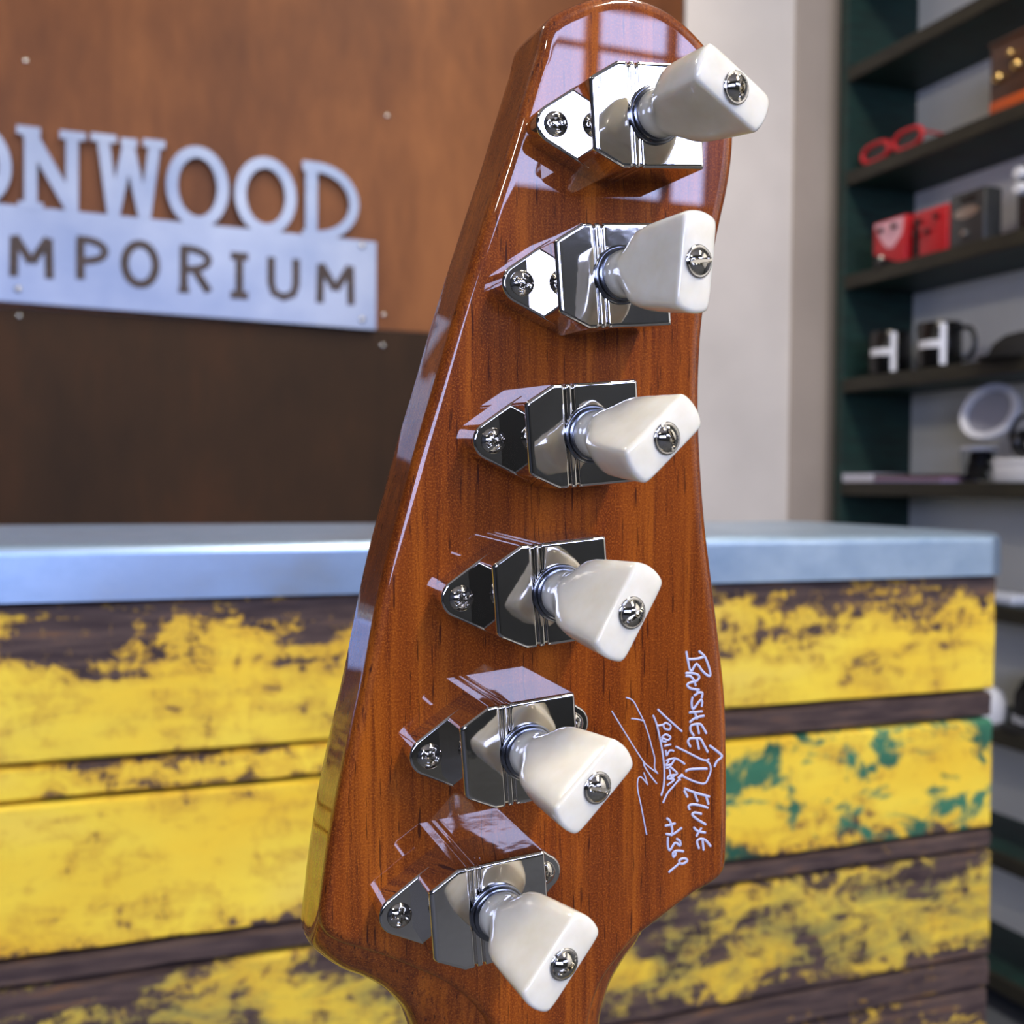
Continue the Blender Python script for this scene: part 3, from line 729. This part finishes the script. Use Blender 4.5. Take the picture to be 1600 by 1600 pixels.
# handwriting in silver ink
def SA(*P): return [hp2(1040+x/13.33, 1000+y/13.33) for x, y in P]
def SB(*P): return [hp2(1040+x/13.33, 1100+y/13.33) for x, y in P]
def SC(*P): return [hp2(1040+x/8.889, 1200+y/8.889) for x, y in P]
def SD(*P): return [hp2(950+x/6.667, 1080+y/6.667) for x, y in P]
dl = SB((850, 1180), (920, 1260), (940, 1370), (910, 1490)) + SC((600, 120), (560, 200), (500, 215), (380, 180), (250, 120), (225, 90), (185, 130), (200, 170)) + SD((740, 920), (680, 990), (620, 1060), (575, 1155))
bold = [SA((430, 250), (460, 420), (500, 600), (545, 640), (640, 500), (760, 640), (860, 730), (925, 745), (920, 640), (860, 450), (800, 330), (700, 240)),
 SA((460, 400), (620, 395), (770, 360)), SA((425, 690), (540, 690), (660, 720), (700, 780), (620, 860), (520, 760), (430, 748)), SA((600, 870), (620, 940)),
 SA((600, 865), (480, 900), (450, 950), (520, 1010), (690, 1035)), SA((650, 1030), (660, 1110), (600, 1150)), SA((660, 1100), (760, 1100), (750, 1190)),
 SA((555, 1200), (540, 1320), (570, 1440), (680, 1300), (740, 1245), (760, 1300), (750, 1370)),
 SB((500, 175), (620, 170), (750, 152)), SB((610, 190), (650, 300)), SB((510, 370), (620, 290), (790, 245)),
 SB((580, 650), (520, 560), (520, 460), (600, 425), (720, 420), (790, 510), (840, 600)), SB((655, 430), (690, 605)),
 SB((510, 880), (465, 790), (500, 720), (620, 715), (720, 725), (800, 860), (870, 990)), SB((650, 730), (690, 930)),
 SB((425, 1395), (480, 1365), (640, 1350), (850, 1345)), SB((920, 870), (1150, 1050), (1160, 1110), (1070, 1190), (1020, 1290)),
 SC((265, 285), (400, 340), (600, 395)), SC((260, 320), (300, 395)), SC((400, 350), (440, 455)), SC((560, 390), (590, 495)),
 SC((330, 570), (318, 530), (370, 505), (480, 520), (580, 550)), SC((490, 635), (400, 620), (370, 650), (450, 720), (550, 780)),
 SC((395, 830), (450, 880), (545, 895)), SC((490, 840), (430, 940)), SC((460, 1110), (435, 1020), (480, 985), (550, 1000), (620, 1080)), SC((510, 990), (525, 1130)),
 SC((20, 700), (60, 740), (90, 850), (80, 930)), SC((0, 800), (60, 790), (125, 770)), SC((10, 915), (100, 920), (215, 835)),
 SC((30, 970), (30, 1080), (60, 1140), (130, 1040), (200, 1080), (200, 1020), (155, 985)), SC((240, 1155), (150, 1150), (100, 1180), (110, 1235), (140, 1190), (115, 1165)),
 SC((50, 1440), (180, 1330), (190, 1280), (260, 1255), (300, 1290), (240, 1330), (190, 1320))]
mid = [SB((215, 890), (460, 1010), (740, 1150), (850, 1170), (890, 1150)), dl,
 SD((520, 190), (580, 250), (680, 340), (765, 415)), SD((470, 255), (510, 360), (560, 600), (585, 800), (580, 980), (555, 1080)),
 SD((510, 360), (570, 350), (600, 330), (650, 360), (640, 400), (590, 390), (575, 355)), SD((560, 480), (600, 450), (650, 480), (620, 510), (570, 490), (565, 520), (600, 528)),
 SD((590, 570), (650, 555)), SD((600, 620), (610, 670), (640, 620), (680, 620)), SD((630, 730), (605, 775), (660, 760)), SD((610, 720), (700, 700), (795, 755)),
 SD((700, 700), (640, 790), (610, 800)), SD((650, 790), (720, 860), (640, 880), (620, 910), (690, 920), (620, 975)), SD((640, 820), (660, 900), (700, 870)), SD((730, 900), (780, 880))]
thin = [SD((190, 65), (260, 100), (320, 210), (370, 310), (420, 450), (460, 600), (485, 700), (485, 800), (515, 855)), SD((515, 855), (430, 790), (360, 720), (200, 470), (40, 210)),
 SD((245, 285), (310, 293), (375, 310)), SD((365, 730), (400, 820), (505, 960)), SD((505, 960), (440, 880), (372, 770)),
 SD((372, 850), (390, 900), (410, 970)), SD((410, 970), (345, 895), (312, 915), (308, 1020), (345, 1200), (400, 1490))]
def ink(name, sets, lab):
    b_ = bmesh.new()
    for strokes, r_ in sets:
        for st in strokes:
            pts = [Vector((v.x, v.y, .00004)) for v in spline(st, 5)]
            tube(b_, pts, r_, 8, flat=.35)
            for e_ in (pts[0], pts[-1]): lathe(b_, [(r_, -.00002), (r_*.95, .00006), (0, .00008)], 10, Matrix.Translation(e_), cap0=False)
    o_ = obj(name, b_, M_ink, head, 60); o_['label'] = lab
ink('handwritten_title', [(bold, .00021)], 'silver handwriting reading BANSHEE DELUXE #369')
ink('handwritten_signature', [(mid, .00017), (thin, .00011)], 'thin silver signature and flourishes')

# ------------- tuning machines
mm = .001
def housing_bm():
    b_ = bmesh.new()
    ua, ub, aw, uc, W_, h = 3.17, 21.3, 5.22, 7.69, 7.65, 10.5
    # left foot
    tip = 3.06; th = 118
    pts = [(5.2, 6.4), (ua, 5.36)] + arc(0, 0, tip, th, 360-th, 16) + [(ua, -5.36), (5.2, -6.4)]
    prism(b_, [(x*mm, y*mm) for x, y in pts], 0, 4.32*mm, .45*mm, 4)
    # right foot, thin
    pts = [(18, -7.6), (20.5, -7.5)] + arc(24.4, 0, 3.0, -62, 62, 14) + [(20.5, 7.5), (18, 7.6)]
    prism(b_, [(x*mm, y*mm) for x, y in pts], 0, 1.3*mm, .4*mm, 4)
    # body, sections along its length
    secs = []
    def wid(u):
        if u < uc: return aw+(W_-aw)*(u-ua)/(uc-ua)
        return W_
    rl, rr_ = .75, .35
    us = []
    for k in range(7):
        t = k/6*math.pi/2; us.append((ua+rl*(1-math.cos(t)), rl*(1-math.sin(t))))
    us.append((ua+rl+.25, 0))
    us += [(uc-.5, 0), (uc-.2, 0), (uc, 0), (uc+.2, 0), (uc+.5, 0)]
    g0 = 9.05
    for s in (0, 1):
        a = g0+s*1.25
        us += [(a-.25, 0), (a, .0), (a+.10, .04), (a+.17, .12), (a+.22, .38), (a+.40, .5), (a+.58, .38), (a+.63, .12), (a+.70, .04), (a+.80, 0)]
    us += [(g0+2.5, 0), (ub-rr_-.2, 0)]
    for k in range(5):
        t = k/4*math.pi/2; us.append((ub-rr_*(1-math.sin(t)), rr_*(1-math.cos(t))))
    us = sorted(us, key=lambda q: q[0])
    r = .5; rings_ = []
    for u, dr in us:
        wv = wid(u)-(dr*.55 if g0-.1 < u < g0+2.3 else dr*.35); hh = h-dr
        pr = [(-wv, 0), (-wv, (hh-r)*.5), (-wv, hh-r-.15)]
        for k in range(6):
            t = k/5*math.pi/2; pr.append((-wv+r*(1-math.cos(t)), hh-r+r*math.sin(t)))
        pr.append((-wv+r+.2, hh))
        pr = pr + [(-x, z) for x, z in pr[::-1]]
        rings_.append([(u*mm, y*mm, z*mm) for y, z in pr])
    rings_mesh(b_, rings_)
    return b_
def screw_bm(R, dome, kind, n=56, m_=16):
    b_ = bmesh.new(); rg = []
    for i in range(m_+1):
        r = R*i/m_
        if i == 0: rg.append([b_.verts.new((0, 0, 0))]); continue
        rg.append([b_.verts.new((r*math.cos(2*math.pi*k/n), r*math.sin(2*math.pi*k/n), 0)) for k in range(n)])
    for i, g in enumerate(rg):
        for v in g:
            r = v.co.xy.length; z = dome*(1-(r/R)**2.4)+.1*mm
            x, y = v.co.x, v.co.y
            if kind == 'slot':
                if abs(y) < R*.15: z = dome*.35
            else:
                arm = R*.58
                d = min(max(abs(x)/(R*.15), abs(y)/arm), max(abs(y)/(R*.15), abs(x)/arm))
                if d < 1.25: z -= dome*.75*min(1, (1.25-d)*2.2)
            v.co.z = z
    for a, c_ in zip(rg, rg[1:]):
        for k in range(n):
            q = []
            for v in (a[k % len(a)], a[(k+1) % n % len(a)], c_[(k+1) % n], c_[k]):
                if v not in q: q.append(v)
            b_.faces.new(q)
    low = [b_.verts.new((v.co.x, v.co.y, -.25*mm)) for v in rg[-1]]
    for k in range(n): b_.faces.new((rg[-1][k], rg[-1][(k+1) % n], low[(k+1) % n], low[k]))
    b_.faces.new(low)
    return b_
def button_bm():
    b_ = bmesh.new(); N = 72
    # angles packed towards the corners of the flat end
    def shape(phi, a, c_, bulge, ex):
        cx, sx = abs(math.cos(phi)), abs(math.sin(phi))
        # rectangle with bowed short ends, superellipse corners
        lo, hi = 0, 20
        for _ in range(26):
            md = (lo+hi)/2; x, y = md*cx, md*sx
            aa = a+bulge*(1-min(1, (y/c_)**2))
            if (x/aa)**ex+(y/c_)**ex < 1: lo = md
            else: hi = md
        return lo
    corner = math.atan2(2.9, 6.2)
    base = []
    for q in range(4):
        a0 = [-corner, corner, math.pi-corner, math.pi+corner][q]; a1 = [corner, math.pi-corner, math.pi+corner, 2*math.pi-corner][q]
        for k in range(18):
            s = k/18; s = .5-.5*math.cos(math.pi*s); base.append(a0+(a1-a0)*s)
    secs = [(.2, 3.3, 0, 4.4, 3.3, 2, 0), (.5, 3.55, 0, 4.4, 3.3, 2, 0), (2.4, 3.5, 0, 4.4, 3.3, 2, 0), (3.1, 3.52, 0, 4.4, 3.3, 2, 0), (3.7, 3.65, .1, 4.4, 3.5, 3, .1), (4.3, 3.8, .3, 4.5, 3.55, 3, .2), (5.0, 3.9, .55, 4.8, 3.55, 4, .3), (5.7, 4, .8, 5.0, 3.52, 5, .4),
            (6.5, 4, .95, 5.15, 3.46, 6, .5), (8, 4, 1, 5.35, 3.36, 8, .6), (10, 4, 1, 5.55, 3.26, 10, .65), (12.5, 4, 1, 5.8, 3.12, 12, .7), (15, 4, 1, 6.02, 3.0, 14, .75), (16.2, 4, 1, 6.12, 2.95, 16, .75),
            (16.5, 4, 1, 6.1, 2.92, 14, .74), (16.72, 4, 1, 6.0, 2.83, 12, .72), (16.86, 4, 1, 5.85, 2.7, 10, .7), (16.93, 4, 1, 5.6, 2.5, 9, .66), (17.02, 4, 1, 4.6, 2.05, 7, .5), (17.1, 4, 1, 3.2, 1.5, 5, .3), (17.14, 4, 1, 1.6, .8, 3, .1)]
    rings_ = []
    for t, r, k, a, c_, ex, bl in secs:
        ring = []
        for ph in base:
            rr_ = (1-k)*r+k*shape(ph, a, c_, bl, ex)
            ring.append((rr_*math.cos(ph)*mm, rr_*math.sin(ph)*mm, t*mm))
        rings_.append(ring)
    rings_mesh(b_, rings_)
    return b_
TUN = [(5.34, -58.042), (-.039, -34.253), (-4.651, -10.982), (-9.695, 12.337), (-14.666, 35.658), (-19.451, 59.152)]
ROT = [30, 99, -35, 126.4, 143.9, 136.4]
SLOT = [85, -5, 70, -30, 20, -20]
labs = None
mesh = {}
h0 = obj('tuning_machine', housing_bm(), M_chrome, guitar, 32, True)
ang = .073
axis = Vector((3.55, -.95, 18.8)).normalized()
AX = axis.to_track_quat('Z', 'Y').to_matrix().to_4x4()
def copy(o, parent):
    c_ = o.copy(); COL.objects.link(c_); c_.parent = parent; return c_
b = bmesh.new(); lathe(b, [(4.35*mm, 0), (4.35*mm, .35*mm), (4.15*mm, .5*mm), (3.95*mm, .5*mm), (3.9*mm, 1.0*mm), (3.6*mm, 1.15*mm), (2.5*mm, 1.15*mm)], 48)
wash0 = obj('washer', b, M_steel, h0, 40)
but0 = obj('button', button_bm(), M_ivory, h0, 42)
scr0 = obj('button_screw', screw_bm(1.88*mm, .95*mm, 'slot'), M_screw, h0, 50)
b = bmesh.new(); lathe(b, [(1.7*mm, .0), (2.2*mm, 0), (2.25*mm, .12*mm), (2.15*mm, .26*mm), (1.9*mm, .3*mm), (1.75*mm, .2*mm)], 40, cap0=False, cap1=False)
rim0 = obj('screw_ring', b, M_chrome, h0, 50)
fs0 = obj('mounting_screw', screw_bm(1.9*mm, .8*mm, 'cross'), M_screw, h0, 50)
first = True
for k in range(6):
    if k == 0: hb, wa, bu, sc, ri, f1 = h0, wash0, but0, scr0, rim0, fs0
    else:
        hb = copy(h0, guitar); wa, bu, sc, ri, f1 = [copy(x, hb) for x in (wash0, but0, scr0, rim0, fs0)]
    f2 = copy(fs0, hb)
    hb.location = (TUN[k][0]*mm, -TUN[k][1]*mm, 0); hb.rotation_euler = (math.radians([0, -.9, 0, 0, 0, 0][k]), 0, ang)
    piv = Matrix.Translation((13.3*mm, 0, 10.5*mm)) @ AX
    wa.matrix_local = Matrix.Translation((13.3*mm, 0, 10.5*mm))
    R_ = Matrix.Rotation(math.radians(-ROT[k]), 4, 'Z')
    # spin measured in the plate's plane; track_quat has its own spin, cancel it
    xdir = AX.to_3x3() @ Vector((1, 0, 0)); off = math.atan2(xdir.y, xdir.x)
    M_ = piv @ Matrix.Rotation(math.radians(-ROT[k])-off, 4, 'Z')
    bu.matrix_local = M_
    top_ = piv @ Matrix.Translation((0, 0, 17.1*mm))
    ri.matrix_local = top_
    sc.matrix_local = top_ @ Matrix.Translation((0, 0, .25*mm)) @ Matrix.Rotation(math.radians(-SLOT[k])-off, 4, 'Z')
    f1.matrix_local = Matrix.Translation((0, 0, 4.35*mm)) @ Matrix.Rotation(random.uniform(0, 1.5), 4, 'Z')
    f2.matrix_local = Matrix.Translation((24.4*mm, 0, 1.35*mm)) @ Matrix.Rotation(random.uniform(0, 1.5), 4, 'Z')
